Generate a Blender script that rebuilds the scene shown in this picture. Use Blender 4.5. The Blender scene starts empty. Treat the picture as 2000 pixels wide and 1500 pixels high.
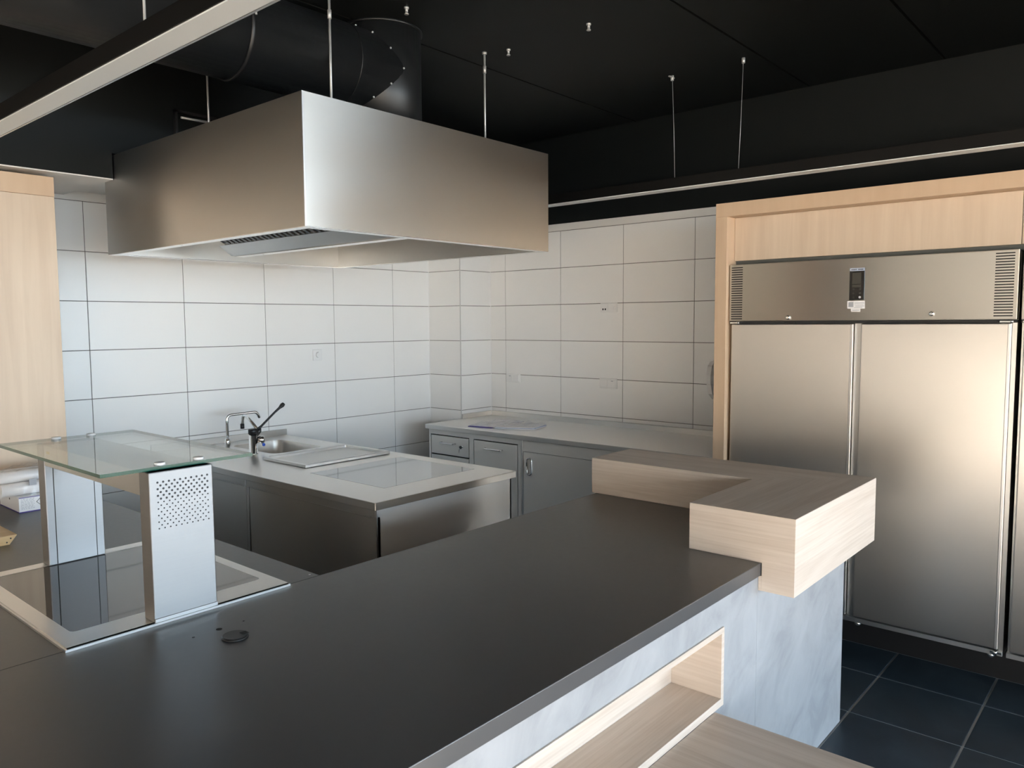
import bpy, bmesh, math, random
from mathutils import Vector, Matrix
random.seed(7)
sc = bpy.context.scene
COL = sc.collection

# ------------------------------------------------------------------ camera, sky, light, exposure
cam_d = bpy.data.cameras.new('camera'); cam = bpy.data.objects.new('camera', cam_d); COL.objects.link(cam)
sc.camera = cam
yaw, pit, rol, fpx = .8593, -.0792, -.0064, 1512.94
fw = Vector((math.sin(yaw)*math.cos(pit), math.cos(yaw)*math.cos(pit), math.sin(pit)))
rt = Vector((math.cos(yaw), -math.sin(yaw), 0)); up = rt.cross(fw)
r2 = rt*math.cos(rol) + up*math.sin(rol); u2 = -rt*math.sin(rol) + up*math.cos(rol)
cam.matrix_world = Matrix(((r2.x, u2.x, -fw.x, -5.136), (r2.y, u2.y, -fw.y, -5.060), (r2.z, u2.z, -fw.z, 1.8388), (0, 0, 0, 1)))
cam_d.sensor_width = 36; cam_d.lens = fpx*36/2000; cam_d.clip_start = .02

SKY_STRENGTH = 5.6
world = bpy.data.worlds.new('daylight'); sc.world = world; world.use_nodes = True
wn = world.node_tree.nodes; wl = world.node_tree.links; wn.clear()
wo = wn.new('ShaderNodeOutputWorld'); wb = wn.new('ShaderNodeBackground')
wb.inputs['Color'].default_value = (.70, .84, 1.0, 1); wb.inputs['Strength'].default_value = SKY_STRENGTH
wl.new(wb.outputs[0], wo.inputs[0])
sun_d = bpy.data.lights.new('sun', 'SUN'); sun_d.energy = 25; sun_d.angle = .01; sun_d.color = (1, .925, .86)
sun = bpy.data.objects.new('sun', sun_d); COL.objects.link(sun)
sun.rotation_euler = Vector((1, -1, .22)).to_track_quat('Z', 'Y').to_euler()     # low warm sun through the front windows, falling on the left wall and dining floor

FRONT_Y, LEFT_X, RIGHT_X, CEIL = -14.0, -10.4, 6.2, 3.34
# daylight windows behind the camera: (x0, x1, z0, z1)
WINDOWS = [(-10.0, -7.7, .08, 3.15), (-7.4, -5.1, .08, 3.15), (-4.8, -2.5, .08, 3.15), (-2.2, .1, .08, 3.15), (.4, 2.9, .08, 3.15), (3.2, 5.9, .08, 3.15)]
def portal(loc, rot, sx, sy):
    ld = bpy.data.lights.new('window_portal', 'AREA'); ld.shape = 'RECTANGLE'; ld.size = sx; ld.size_y = sy
    ld.cycles.is_portal = True
    lo = bpy.data.objects.new('window_portal', ld); COL.objects.link(lo); lo.location = loc; lo.rotation_euler = rot
for a, b, c, d in WINDOWS: portal(((a+b)/2, FRONT_Y-.02, (c+d)/2), (math.radians(90), 0, 0), b-a, d-c)

vs = sc.view_settings
vs.view_transform = 'Standard'; vs.look = 'None'; vs.gamma = 1; vs.use_curve_mapping = False
vs.exposure = 1.8
sc.cycles.use_denoising = True
sc.cycles.max_bounces = 10; sc.cycles.diffuse_bounces = 5; sc.cycles.glossy_bounces = 5
sc.cycles.transparent_max_bounces = 12
sc.cycles.sample_clamp_indirect = 6

# ------------------------------------------------------------------ materials
def mat(name):
    m = bpy.data.materials.new(name); m.use_nodes = True
    nt = m.node_tree; b = nt.nodes['Principled BSDF']
    return m, nt, b
def plain(name, col, rough=.5, metal=0., spec=.5, noise=0.):
    m, nt, b = mat(name)
    b.inputs['Base Color'].default_value = (*col, 1); b.inputs['Roughness'].default_value = rough
    b.inputs['Metallic'].default_value = metal; b.inputs['Specular IOR Level'].default_value = spec
    tc = nt.nodes.new('ShaderNodeTexCoord'); n = nt.nodes.new('ShaderNodeTexNoise'); n.inputs['Scale'].default_value = 40
    nt.links.new(tc.outputs['Object'], n.inputs['Vector'])
    mr = nt.nodes.new('ShaderNodeMapRange'); mr.inputs['To Min'].default_value = max(0, rough-noise); mr.inputs['To Max'].default_value = min(1, rough+noise)
    nt.links.new(n.outputs['Fac'], mr.inputs['Value']); nt.links.new(mr.outputs[0], b.inputs['Roughness'])
    return m
def steel(name, col=(.60, .595, .58), rough=.32, aniso=.75, blur='v', streak=.06, metal=1.):
    """brushed stainless steel; blur 'v': reflections smear up and down, 'h': sideways, 'x'/'y': along that axis (tops)"""
    m, nt, b = mat(name)
    b.inputs['Metallic'].default_value = metal; b.inputs['Base Color'].default_value = (*col, 1)
    b.inputs['Roughness'].default_value = rough; b.inputs['Anisotropic'].default_value = aniso
    N = nt.nodes; L = nt.links
    tc = N.new('ShaderNodeTexCoord'); mp = N.new('ShaderNodeMapping')
    sc3 = {'v': (3, 3, 220), 'h': (160, 160, 2), 'x': (3, 220, 3), 'y': (220, 3, 3)}[blur]
    mp.inputs['Scale'].default_value = sc3
    n = N.new('ShaderNodeTexNoise'); n.inputs['Scale'].default_value = 1; n.inputs['Detail'].default_value = 4
    L.new(tc.outputs['Object'], mp.inputs[0]); L.new(mp.outputs[0], n.inputs['Vector'])
    mr = N.new('ShaderNodeMapRange'); mr.inputs['To Min'].default_value = rough-streak; mr.inputs['To Max'].default_value = rough+streak
    L.new(n.outputs['Fac'], mr.inputs['Value']); L.new(mr.outputs[0], b.inputs['Roughness'])
    cv = N.new('ShaderNodeCombineXYZ')
    if blur in 'vxy':
        for i, k in enumerate({'v': (0, 0, 1), 'x': (0, 1, 0), 'y': (1, 0, 0)}[blur]): cv.inputs[i].default_value = k
        L.new(cv.outputs[0], b.inputs['Tangent'])
    else:
        cv.inputs[2].default_value = 1
        g = N.new('ShaderNodeNewGeometry'); cr = N.new('ShaderNodeVectorMath'); cr.operation = 'CROSS_PRODUCT'
        L.new(g.outputs['Normal'], cr.inputs[0]); L.new(cv.outputs[0], cr.inputs[1]); L.new(cr.outputs[0], b.inputs['Tangent'])
    return m
def wood(name, axis, c0=(.50, .39, .31), c1=(.67, .56, .47), rough=.5, fine=55.):
    m, nt, b = mat(name); N = nt.nodes; L = nt.links
    tc = N.new('ShaderNodeTexCoord'); mp = N.new('ShaderNodeMapping')
    s = [fine]*3; s['xyz'.index(axis)] = 1.6; mp.inputs['Scale'].default_value = s
    L.new(tc.outputs['Object'], mp.inputs[0])
    mp2 = N.new('ShaderNodeMapping'); s2 = [9.]*3; s2['xyz'.index(axis)] = .7; mp2.inputs['Scale'].default_value = s2
    L.new(tc.outputs['Object'], mp2.inputs[0])
    n1 = N.new('ShaderNodeTexNoise'); n1.inputs['Scale'].default_value = 1; n1.inputs['Detail'].default_value = 5; n1.inputs['Distortion'].default_value = .5
    n2 = N.new('ShaderNodeTexNoise'); n2.inputs['Scale'].default_value = 1; n2.inputs['Detail'].default_value = 3; n2.inputs['Distortion'].default_value = 1.2
    L.new(mp.outputs[0], n1.inputs['Vector']); L.new(mp2.outputs[0], n2.inputs['Vector'])
    mx = N.new('ShaderNodeMath'); mx.operation = 'MULTIPLY_ADD'; mx.inputs[1].default_value = .6
    ml = N.new('ShaderNodeMath'); ml.operation = 'MULTIPLY'; ml.inputs[1].default_value = .4
    L.new(n2.outputs['Fac'], ml.inputs[0]); L.new(n1.outputs['Fac'], mx.inputs[0]); L.new(ml.outputs[0], mx.inputs[2])
    cr = N.new('ShaderNodeValToRGB'); cr.color_ramp.elements[0].position = .33; cr.color_ramp.elements[1].position = .62
    cr.color_ramp.elements[0].color = (*c0, 1); cr.color_ramp.elements[1].color = (*c1, 1)
    L.new(mx.outputs[0], cr.inputs[0]); L.new(cr.outputs[0], b.inputs['Base Color'])
    bp = N.new('ShaderNodeBump'); bp.inputs['Strength'].default_value = .06; bp.inputs['Distance'].default_value = .002
    L.new(n1.outputs['Fac'], bp.inputs['Height']); L.new(bp.outputs[0], b.inputs['Normal'])
    b.inputs['Roughness'].default_value = rough
    return m
def oak(name, top_axis, c0=(.53, .45, .385), c1=(.65, .575, .51), rough=.5):
    """oak laminate: grain level on every upright face, along top_axis on the top"""
    m, nt, b = mat(name); N = nt.nodes; L = nt.links
    g = N.new('ShaderNodeNewGeometry'); sp = N.new('ShaderNodeSeparateXYZ'); sn = N.new('ShaderNodeSeparateXYZ')
    L.new(g.outputs['Position'], sp.inputs[0]); L.new(g.outputs['Normal'], sn.inputs[0])
    def mt(op, a, bb, c=None):
        n = N.new('ShaderNodeMath'); n.operation = op
        for i, v in enumerate((a, bb, c)):
            if v is None: continue
            if isinstance(v, (int, float)): n.inputs[i].default_value = v
            else: L.new(v, n.inputs[i])
        return n.outputs[0]
    nz = mt('ABSOLUTE', sn.outputs[2], 0); side = mt('SUBTRACT', 1, nz)
    al, ac = (sp.outputs[0], sp.outputs[1]) if top_axis == 'x' else (sp.outputs[1], sp.outputs[0])
    along = mt('ADD', al, mt('MULTIPLY', ac, side)); across = mt('ADD', sp.outputs[2], mt('MULTIPLY', ac, nz))
    def layer(su, sv, detail, dist):
        cv = N.new('ShaderNodeCombineXYZ'); L.new(mt('MULTIPLY', along, su), cv.inputs[0]); L.new(mt('MULTIPLY', across, sv), cv.inputs[1])
        n = N.new('ShaderNodeTexNoise'); n.inputs['Scale'].default_value = 1; n.inputs['Detail'].default_value = detail; n.inputs['Distortion'].default_value = dist
        L.new(cv.outputs[0], n.inputs['Vector']); return n.outputs['Fac']
    n1 = layer(2.2, 120, 4, .3); n2 = layer(1.1, 11, 3, 1.4)
    fac = mt('MULTIPLY_ADD', n1, .45, mt('MULTIPLY', n2, .55))
    cr = N.new('ShaderNodeValToRGB'); cr.color_ramp.elements[0].position = .34; cr.color_ramp.elements[1].position = .60
    cr.color_ramp.elements[0].color = (*c0, 1); cr.color_ramp.elements[1].color = (*c1, 1)
    L.new(fac, cr.inputs[0]); L.new(cr.outputs[0], b.inputs['Base Color'])
    bp = N.new('ShaderNodeBump'); bp.inputs['Strength'].default_value = .05; bp.inputs['Distance'].default_value = .002
    L.new(n1, bp.inputs['Height']); L.new(bp.outputs[0], b.inputs['Normal']); b.inputs['Roughness'].default_value = rough
    return m
def mottled(name, cols, scale, rough, stretch=(1, 1, 1), detail=6, bump=0., lo=.3, hi=.7, rot=0.):
    m, nt, b = mat(name); N = nt.nodes; L = nt.links
    tc = N.new('ShaderNodeTexCoord'); mp = N.new('ShaderNodeMapping'); mp.inputs['Scale'].default_value = stretch
    rm = N.new('ShaderNodeMapping'); rm.inputs['Rotation'].default_value = (0, rot, 0)
    g = N.new('ShaderNodeNewGeometry')
    L.new(g.outputs['Position'], rm.inputs[0]); L.new(rm.outputs[0], mp.inputs[0])
    n = N.new('ShaderNodeTexNoise'); n.inputs['Scale'].default_value = scale; n.inputs['Detail'].default_value = detail
    n.inputs['Roughness'].default_value = .62; n.inputs['Distortion'].default_value = .6
    L.new(mp.outputs[0], n.inputs['Vector'])
    cr = N.new('ShaderNodeValToRGB'); e = cr.color_ramp.elements
    e[0].position = lo; e[1].position = hi; e[0].color = (*cols[0], 1); e[1].color = (*cols[-1], 1)
    for i, c in enumerate(cols[1:-1]):
        k = e.new(lo+(hi-lo)*(i+1)/(len(cols)-1)); k.color = (*c, 1)
    L.new(n.outputs['Fac'], cr.inputs[0]); L.new(cr.outputs[0], b.inputs['Base Color'])
    b.inputs['Roughness'].default_value = rough
    if bump:
        bp = N.new('ShaderNodeBump'); bp.inputs['Strength'].default_value = bump; bp.inputs['Distance'].default_value = .003
        L.new(n.outputs['Fac'], bp.inputs['Height']); L.new(bp.outputs[0], b.inputs['Normal'])
    return m
def sheet_glass(name, tint, refl=1.5, rough=.0):
    m, nt, b = mat(name); N = nt.nodes; L = nt.links; N.remove(b)
    t = N.new('ShaderNodeBsdfTransparent'); t.inputs[0].default_value = (*tint, 1)
    g = N.new('ShaderNodeBsdfGlossy'); g.inputs['Roughness'].default_value = rough
    lw = N.new('ShaderNodeLayerWeight'); lw.inputs[0].default_value = .5
    pw_ = N.new('ShaderNodeMath'); pw_.operation = 'POWER'; pw_.inputs[1].default_value = 5; L.new(lw.outputs['Facing'], pw_.inputs[0])
    fr = N.new('ShaderNodeMath'); fr.operation = 'MULTIPLY_ADD'; r0 = ((refl-1)/(refl+1))**2; fr.inputs[1].default_value = 1-r0; fr.inputs[2].default_value = r0
    L.new(pw_.outputs[0], fr.inputs[0])
    mx = N.new('ShaderNodeMixShader'); L.new(fr.outputs[0], mx.inputs[0]); L.new(t.outputs[0], mx.inputs[1]); L.new(g.outputs[0], mx.inputs[2])
    L.new(mx.outputs[0], N['Material Output'].inputs[0])
    return m

M = {}
M['tile'] = plain('white_wall_tile', (.84, .84, .835), .30)
M['grout'] = plain('grey_grout', (.16, .155, .15), .9)
M['plaster'] = plain('white_plaster', (.74, .73, .71), .8)
M['black'] = plain('black_paint', (.0055, .0068, .0068), .55, spec=.22)
M['black_gloss'] = plain('black_duct_paint', (.012, .013, .014), .38, spec=.5, noise=.05)
M['black_soft'] = plain('black_plastic', (.012, .012, .013), .4)
M['lamp_body'] = plain('black_lamp_profile', (.0045, .0042, .004), .5, spec=.2)
M['opal'] = plain('opal_diffuser', (.70, .735, .75), .45)
M['alu'] = plain('aluminium', (.62, .62, .62), .4, 1)
M['zinc'] = plain('zinc_rod', (.55, .56, .56), .45, .6)
M['steel_v'] = steel('steel_brushed_sideways', blur='v', rough=.31, aniso=.93, streak=.03)
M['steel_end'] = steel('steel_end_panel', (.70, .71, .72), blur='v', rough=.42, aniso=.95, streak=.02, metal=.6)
M['steel_panel'] = steel('steel_control_panel', (.68, .65, .60), blur='v', rough=.33, aniso=.95, streak=.02)
M['steel_post'] = steel('steel_post', (.34, .34, .345), blur='v', rough=.48, aniso=.6)
M['steel_soft'] = steel('steel_brushed_soft', (.74, .73, .71), blur='v', rough=.46, aniso=.9, metal=.65)
M['steel_h'] = steel('steel_brushed_upright', (.50, .485, .46), blur='h', rough=.35, aniso=.6, streak=.025)
M['steel_top'] = steel('steel_worktop', (.78, .77, .755), rough=.31, aniso=.5, blur='x', streak=.05)
M['steel_iso'] = plain('steel_satin', (.58, .575, .56), .34, 1, noise=.04)
M['steel_lip'] = plain('steel_lip', (.72, .72, .72), .38, 1)
M['steel_rim'] = plain('steel_rim', (.78, .78, .78), .16, 1)
M['steel_dark'] = plain('steel_dark', (.20, .20, .20), .45, 1)
M['infill'] = plain('grey_infill_board', (.10, .105, .095), .6)
M['chrome'] = plain('chrome', (.82, .83, .84), .08, 1)
M['dark_gap'] = plain('shadow_gap', (.02, .02, .02), .8)
M['worktop'] = plain('charcoal_laminate', (.060, .062, .067), .36, spec=.9, noise=.02)
M['dark_panel'] = plain('anthracite_panel', (.025, .026, .028), .45)
M['wood_x'] = oak('oak_along_x', 'x'); M['wood_y'] = oak('oak_along_y', 'y'); M['wood_z'] = wood('oak_upright', 'z', (.57, .45, .34), (.65, .53, .41), fine=26.)
M['wood_edge'] = plain('oak_edge_band', (.66, .53, .42), .5)
M['wood_frame'] = wood('beech_frame', 'z', (.56, .40, .27), (.60, .44, .305), fine=20.)
M['terracotta'] = plain('terracotta_laminate', (.52, .22, .10), .5)
M['plywood'] = wood('raw_plywood', 'x', (.62, .43, .22), (.74, .55, .31))
M['concrete'] = mottled('concrete_laminate', [(.265, .28, .305), (.305, .322, .348), (.335, .352, .38), (.355, .373, .40)], 2.6, .6, (1.4, 1, 2.2), 12, .03, .34, .66, rot=.75)
M['floor_tile'] = mottled('slate_floor_tile', [(.013, .024, .035), (.023, .039, .055), (.042, .062, .082)], 3.2, .42, (1, 1, 1), 8, .05, .3, .75)
M['floor_grout'] = plain('light_grout', (.52, .55, .58), .9)
M['dining_floor'] = wood('warm_plank_floor', 'y', (.34, .22, .13), (.46, .31, .19), fine=12.)
M['beige_wall'] = plain('beige_wall_paint', (.74, .67, .60), .85)
M['paving'] = plain('outdoor_paving', (.42, .36, .30), .9)
M['black_glass'] = plain('mirror_black_ceramic_glass', (.12, .115, .112), .035, metal=1)
M['grey_glass'] = plain('mirror_grey_hob_glass', (.38, .395, .405), .04, metal=1)
M['clear'] = sheet_glass('clear_shelf_glass', (.86, .90, .88))
M['window_glass'] = sheet_glass('window_glass', (.96, .98, .97))
M['glass_edge'] = plain('green_glass_edge', (.008, .07, .05), .12)
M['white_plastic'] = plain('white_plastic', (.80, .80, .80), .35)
M['grey_plastic'] = plain('grey_plastic', (.42, .43, .45), .4)
M['film'] = sheet_glass('plastic_film', (.98, .98, .99), 1.4, .12)
M['paper'] = plain('paper', (.86, .86, .88), .7)
M['violet'] = plain('violet_print', (.08, .06, .28), .6)
M['ink'] = plain('dark_print', (.03, .03, .035), .6)
M['grey_ink'] = plain('grey_print', (.40, .42, .46), .7)
M['blue_print'] = plain('pale_blue_print', (.45, .52, .66), .5)
M['blue_mark'] = plain('blue_mark', (.03, .09, .45), .4)
M['brass'] = plain('yellow_sticker', (.62, .45, .08), .5)
M['display'] = plain('display_glass', (.014, .012, .010), .12)
M['display_win'] = plain('display_window', (.05, .048, .04), .2)

# ------------------------------------------------------------------ mesh helpers
WLOC = {}
def new_bm(): return bmesh.new()
def box(bm, x0, x1, y0, y1, z0, z1, bev=0., seg=1):
    r = bmesh.ops.create_cube(bm, size=1); v = r['verts']
    for q in v: q.co = Vector(((x0+x1)/2 + q.co.x*(x1-x0), (y0+y1)/2 + q.co.y*(y1-y0), (z0+z1)/2 + q.co.z*(z1-z0)))
    if bev:
        e = list({k for q in v for k in q.link_edges})
        bmesh.ops.bevel(bm, geom=e, offset=bev, segments=seg, affect='EDGES', profile=.5)
    return bm
def B(x0, x1, y0, y1, z0, z1, bev=0., seg=1): return box(new_bm(), x0, x1, y0, y1, z0, z1, bev, seg)
def prism(bm, pts, axis, a0, a1):
    """pts: closed outline in the other two axes (order x,y,z without axis)"""
    def P(p, a):
        return {'x': (a, p[0], p[1]), 'y': (p[0], a, p[1]), 'z': (p[0], p[1], a)}[axis]
    lo = [bm.verts.new(P(p, a0)) for p in pts]; hi = [bm.verts.new(P(p, a1)) for p in pts]
    fs = [bm.faces.new(lo), bm.faces.new(hi)]
    n = len(pts)
    for i in range(n): fs.append(bm.faces.new((lo[i], lo[(i+1) % n], hi[(i+1) % n], hi[i])))
    bmesh.ops.recalc_face_normals(bm, faces=fs)
    return bm
def tube(bm, path, r, n=12, caps=True):
    path = [Vector(p) for p in path]; rr = r if isinstance(r, (list, tuple)) else [r]*len(path)
    rings = []; ref = None
    for i, p in enumerate(path):
        d = (path[min(i+1, len(path)-1)] - path[max(i-1, 0)]).normalized()
        if ref is None: ref = d.orthogonal().normalized()
        ref = (ref - d*ref.dot(d)).normalized(); s = d.cross(ref)
        rings.append([bm.verts.new(p + (ref*math.cos(t) + s*math.sin(t))*rr[i]) for t in [2*math.pi*k/n for k in range(n)]])
    for a, b in zip(rings, rings[1:]):
        for k in range(n):
            f = bm.faces.new((a[k], a[(k+1) % n], b[(k+1) % n], b[k])); f.smooth = True
    if caps: bm.faces.new(rings[0][::-1]); bm.faces.new(rings[-1])
    return bm
def arc_path(pts, rad, n=6):
    """polyline with rounded corners"""
    pts = [Vector(p) for p in pts]; out = [pts[0]]
    for a, b, c in zip(pts, pts[1:], pts[2:]):
        u = (a-b).normalized(); v = (c-b).normalized(); k = min(rad, (a-b).length*.49, (c-b).length*.49)
        p0, p1 = b+u*k, b+v*k
        for i in range(n+1):
            t = i/n; out.append(p0*(1-t)**2 + b*2*t*(1-t) + p1*t**2)
    out.append(pts[-1]); return out
def disc(bm, c, r, axis='z', n=24, h=.002):
    ax = {'x': Vector((1, 0, 0)), 'y': Vector((0, 1, 0)), 'z': Vector((0, 0, 1))}[axis]
    return tube(bm, [Vector(c), Vector(c)+ax*h], r, n)
def rrect(x0, x1, y0, y1, r, n=5):
    out = []
    for cx, cy, a in ((x1-r, y1-r, 0), (x0+r, y1-r, 90), (x0+r, y0+r, 180), (x1-r, y0+r, 270)):
        for i in range(n+1):
            t = math.radians(a+90*i/n); out.append((cx+r*math.cos(t), cy+r*math.sin(t)))
    return out
def ring_plate(bm, outer, inner, z0, z1):
    """flat plate with a hole; outer = rectangle (x0,x1,y0,y1), inner = loop (counter-clockwise)"""
    x0, x1, y0, y1 = outer; cx = sum(p[0] for p in inner)/len(inner); cy = sum(p[1] for p in inner)/len(inner)
    corners = [(x1, y1), (x0, y1), (x0, y0), (x1, y0)]
    out = []
    for p in inner:
        d = (p[0]-cx, p[1]-cy); t = 1e9
        if d[0] > 1e-9: t = min(t, (x1-cx)/d[0])
        if d[0] < -1e-9: t = min(t, (x0-cx)/d[0])
        if d[1] > 1e-9: t = min(t, (y1-cy)/d[1])
        if d[1] < -1e-9: t = min(t, (y0-cy)/d[1])
        out.append([cx+d[0]*t, cy+d[1]*t])
    for c in corners:
        k = min(range(len(out)), key=lambda i: (out[i][0]-c[0])**2+(out[i][1]-c[1])**2); out[k] = list(c)
    def loop(pts, z): return [bm.verts.new((p[0], p[1], z)) for p in pts]
    ot, it, ob, ib = loop(out, z1), loop(inner, z1), loop(out, z0), loop(inner, z0); n = len(inner); fs = []
    for i in range(n):
        j = (i+1) % n
        fs += [bm.faces.new((it[i], ot[i], ot[j], it[j])), bm.faces.new((ib[i], ib[j], ob[j], ob[i])),
               bm.faces.new((ot[i], ob[i], ob[j], ot[j])), bm.faces.new((it[i], it[j], ib[j], ib[i]))]
    bmesh.ops.recalc_face_normals(bm, faces=fs)
    return bm
def place(o, loc, parent):
    WLOC[o] = Vector(loc)
    if parent is not None:
        o.parent = parent; o.location = WLOC[o] - WLOC[parent]
    else: o.location = loc
def obj(name, bm, m, parent=None, kind=None, label=None):
    vs_ = [v.co.copy() for v in bm.verts]
    lo = Vector([min(v[i] for v in vs_) for i in range(3)]); hi = Vector([max(v[i] for v in vs_) for i in range(3)])
    loc = Vector(((lo.x+hi.x)/2, (lo.y+hi.y)/2, lo.z))
    bmesh.ops.translate(bm, verts=bm.verts, vec=-loc)
    me = bpy.data.meshes.new(name); bm.to_mesh(me); bm.free()
    ms = m if isinstance(m, (list, tuple)) else [m]
    for k in ms: me.materials.append(M[k])
    o = bpy.data.objects.new(name, me); COL.objects.link(o); place(o, loc, parent)
    if kind: o['kind'] = kind
    if label: o['label'] = label
    return o
def thing(name, label, cat, loc, group=None):
    o = bpy.data.objects.new(name, None); o.empty_display_size = .05; COL.objects.link(o); place(o, loc, None)
    o['label'] = label; o['category'] = cat
    if group: o['group'] = group
    return o
def tag(o, label, cat, group=None):
    o['label'] = label; o['category'] = cat
    if group: o['group'] = group
    return o
def share(name, src, loc, parent):
    """another object with the same mesh, standing with its base centre at loc"""
    o = bpy.data.objects.new(name, src.data); COL.objects.link(o); place(o, loc, parent); return o
def copy_tree(o, parent=None, off=Vector((0, 0, 0))):
    c = o.copy(); COL.objects.link(c); WLOC[c] = WLOC[o] + off
    if parent is None: c.location = WLOC[c]
    else: c.parent = parent
    for ch in o.children: copy_tree(ch, c, off)
    return c
def structure(name, bm, m, label=None):
    o = obj(name, bm, m, None, 'structure')
    o['label'] = label or name.replace('_', ' ')
    return o

# ------------------------------------------------------------------ the setting
S = 1.385                                   # height of a tile joint
# floor: slab, slate tiles with pale joints, warm planks in the dining area
floor = structure('floor', B(LEFT_X, RIGHT_X, FRONT_Y, 0, -.2, -.004), 'floor_grout', 'dark slate tiled floor with pale joints')
FT = .472; gx = [-.966 - FT*k for k in range(-3, 17)]; gy = [-3.9575 + FT*k for k in range(-4, 9)]
cache = {}
def floor_tile(x0, x1, y0, y1):
    k = (round(x1-x0, 3), round(y1-y0, 3)); g = .005
    loc = ((x0+x1)/2, (y0+y1)/2, -.012)
    if k in cache: return share('tile', cache[k], loc, floor)
    cache[k] = obj('tile', B(x0+g, x1-g, y0+g, y1-g, -.012, 0, .0015), 'floor_tile', floor); return cache[k]
far = new_bm()
for i in range(len(gx)-1):
    x1, x0 = gx[i], gx[i+1]
    if x0 >= -.596: continue
    x1 = min(x1, -.5965)
    for j in range(len(gy)-1):
        y0, y1 = gy[j], min(gy[j+1], -.002)
        if y0 > -.05: continue
        if x0 > -3.4 and y0 < -2.6: floor_tile(x0, x1, y0, y1)
        else: box(far, x0+.005, x1-.005, y0+.005, y1-.005, -.012, 0)
obj('tile_field', far, 'floor_tile', floor, 'stuff')
obj('plank_field', B(LEFT_X, RIGHT_X, FRONT_Y, gy[0]-.004, -.012, 0), 'dining_floor', floor, 'stuff')

# walls
wall_back = structure('wall_back', B(LEFT_X, RIGHT_X, .004, .2, -.2, CEIL), 'grout', 'white tiled back wall with thin grey joints')
wall_right = structure('wall_right', B(.004, .2, -6.3, .004, -.2, 2.6), 'grout', 'white tiled right wall with thin grey joints')
wall_corner = structure('wall_corner', B(-.384, .004, -.3833, .004, -.2, 2.6), 'grout', 'white tiled boxed-in pillar in the corner')
xa = [-3.833, -3.2266, -2.6202, -2.0138, -1.4074, -.801, -.388]
yb = [-.3873, -.5608, -1.1672, -1.7736, -2.38, -2.96]
rows = [S+.3*j for j in range(-4, 5)]; rows = [.0]+rows
G = .0022
def wall_tile(parent, x0, x1, y0, y1, z0, z1, key):
    k = key + (round(x1-x0, 3), round(y1-y0, 3), round(z1-z0, 3))
    loc = ((x0+x1)/2, (y0+y1)/2, z0+(G if key else 0))
    if k in cache: return share('tile', cache[k], loc, parent)
    bm = B(x0, x1, y0, y1, z0+G, z1-G, .0012); cache[k] = obj('tile', bm, 'tile', parent); return cache[k]
for j in range(len(rows)-1):
    z0, z1 = rows[j], rows[j+1]
    for i in range(len(xa)-1): wall_tile(wall_back, xa[i]+G, xa[i+1]-(G if i < len(xa)-2 else .0005), 0, .012, z0, z1, ('a',))
    wall_tile(wall_corner, -.388, -.376, -.3873+G, -.0005, z0, z1, ('c',))
    wall_tile(wall_corner, -.388+.004, -.0005, -.3873, -.3753, z0, z1, ('d',))
    for i in range(len(yb)-1): wall_tile(wall_right, 0, .012, yb[i+1]+G, yb[i]-(G if i else .0005), z0, z1, ('b',))
for sx, sy_ in ((-.391, -.0035), (-.0035, -.3905)): obj('sealant_strip', B(sx, sx+.0035, sy_, sy_+.0035, 0, 2.585), 'white_plastic', wall_corner)
obj('corner_trim', B(-.389, -.3825, -.3883, -.3818, 0, 2.585), 'alu', wall_corner)
obj('plaster_band', B(-8.5, -.0, -.0005, .01, 2.587, 2.645), 'plaster', wall_back)
obj('plaster_band', B(-.388, .003, -.3878, -.001, 2.587, 2.643), 'plaster', wall_corner)
obj('plaster_band', B(-.0005, .0035, -2.99, -.388, 2.587, 2.643), 'plaster', wall_right)
obj('black_upper_wall', B(-.0005, .2, -6.3, .004, 2.643, CEIL), 'black', wall_right)

# ceiling: black panels with open joints running away to the right wall
ceiling = structure('ceiling', B(LEFT_X, RIGHT_X, FRONT_Y, .2, CEIL+.02, CEIL+.2), 'black', 'black painted panel ceiling')
sy = [0, -1.88, -3.177, -3.954, -5.25, -6.55, -7.85, -9.15, -10.45, -11.75, -13.0, FRONT_Y]
for a, b in zip(sy, sy[1:]): obj('ceiling_panel', B(LEFT_X, RIGHT_X, b+.007, a-.007, CEIL, CEIL+.03), 'black', ceiling)

# bulkhead along the back wall, its underside white
bulk = structure('wall_bulkhead', B(LEFT_X, -3.332, -.70, -.002, 2.618, CEIL-.002), 'black', 'black bulkhead above the back wall with a white underside')
obj('upper_section', B(-3.332, -.002, -.70, -.002, 2.752, CEIL-.002), 'black', bulk)
obj('side_section', B(-1.776, -.002, -.70, -.002, 2.618, 2.752), 'black', bulk)
obj('middle_section', B(-3.332, -1.776, -.578, -.002, 2.645, 2.752), 'black', bulk)
obj('soffit_board', B(LEFT_X, -3.332, -.699, -.002, 2.612, 2.618), 'plaster', bulk)
obj('soffit_board', B(-3.332, -1.776, -.577, -.002, 2.639, 2.645), 'plaster', bulk)
obj('soffit_board', B(-1.776, -.39, -.699, -.002, 2.612, 2.618), 'plaster', bulk)
# opening with a pale pipe in the bulkhead face
fr = new_bm()
for a in ((-2.99, -2.74, 3.03, 3.045), (-2.99, -2.74, 2.83, 2.845), (-2.99, -2.975, 2.83, 3.045), (-2.755, -2.74, 2.83, 3.045)): box(fr, a[0], a[1], -.725, -.70, a[2], a[3])
vo = obj('vent_opening_frame', fr, 'black_soft', bulk)
obj('pipe', tube(new_bm(), [(-2.955, -.722, 3.006), (-2.76, -.722, 3.01)], .007, 8), 'zinc', bulk)

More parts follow.
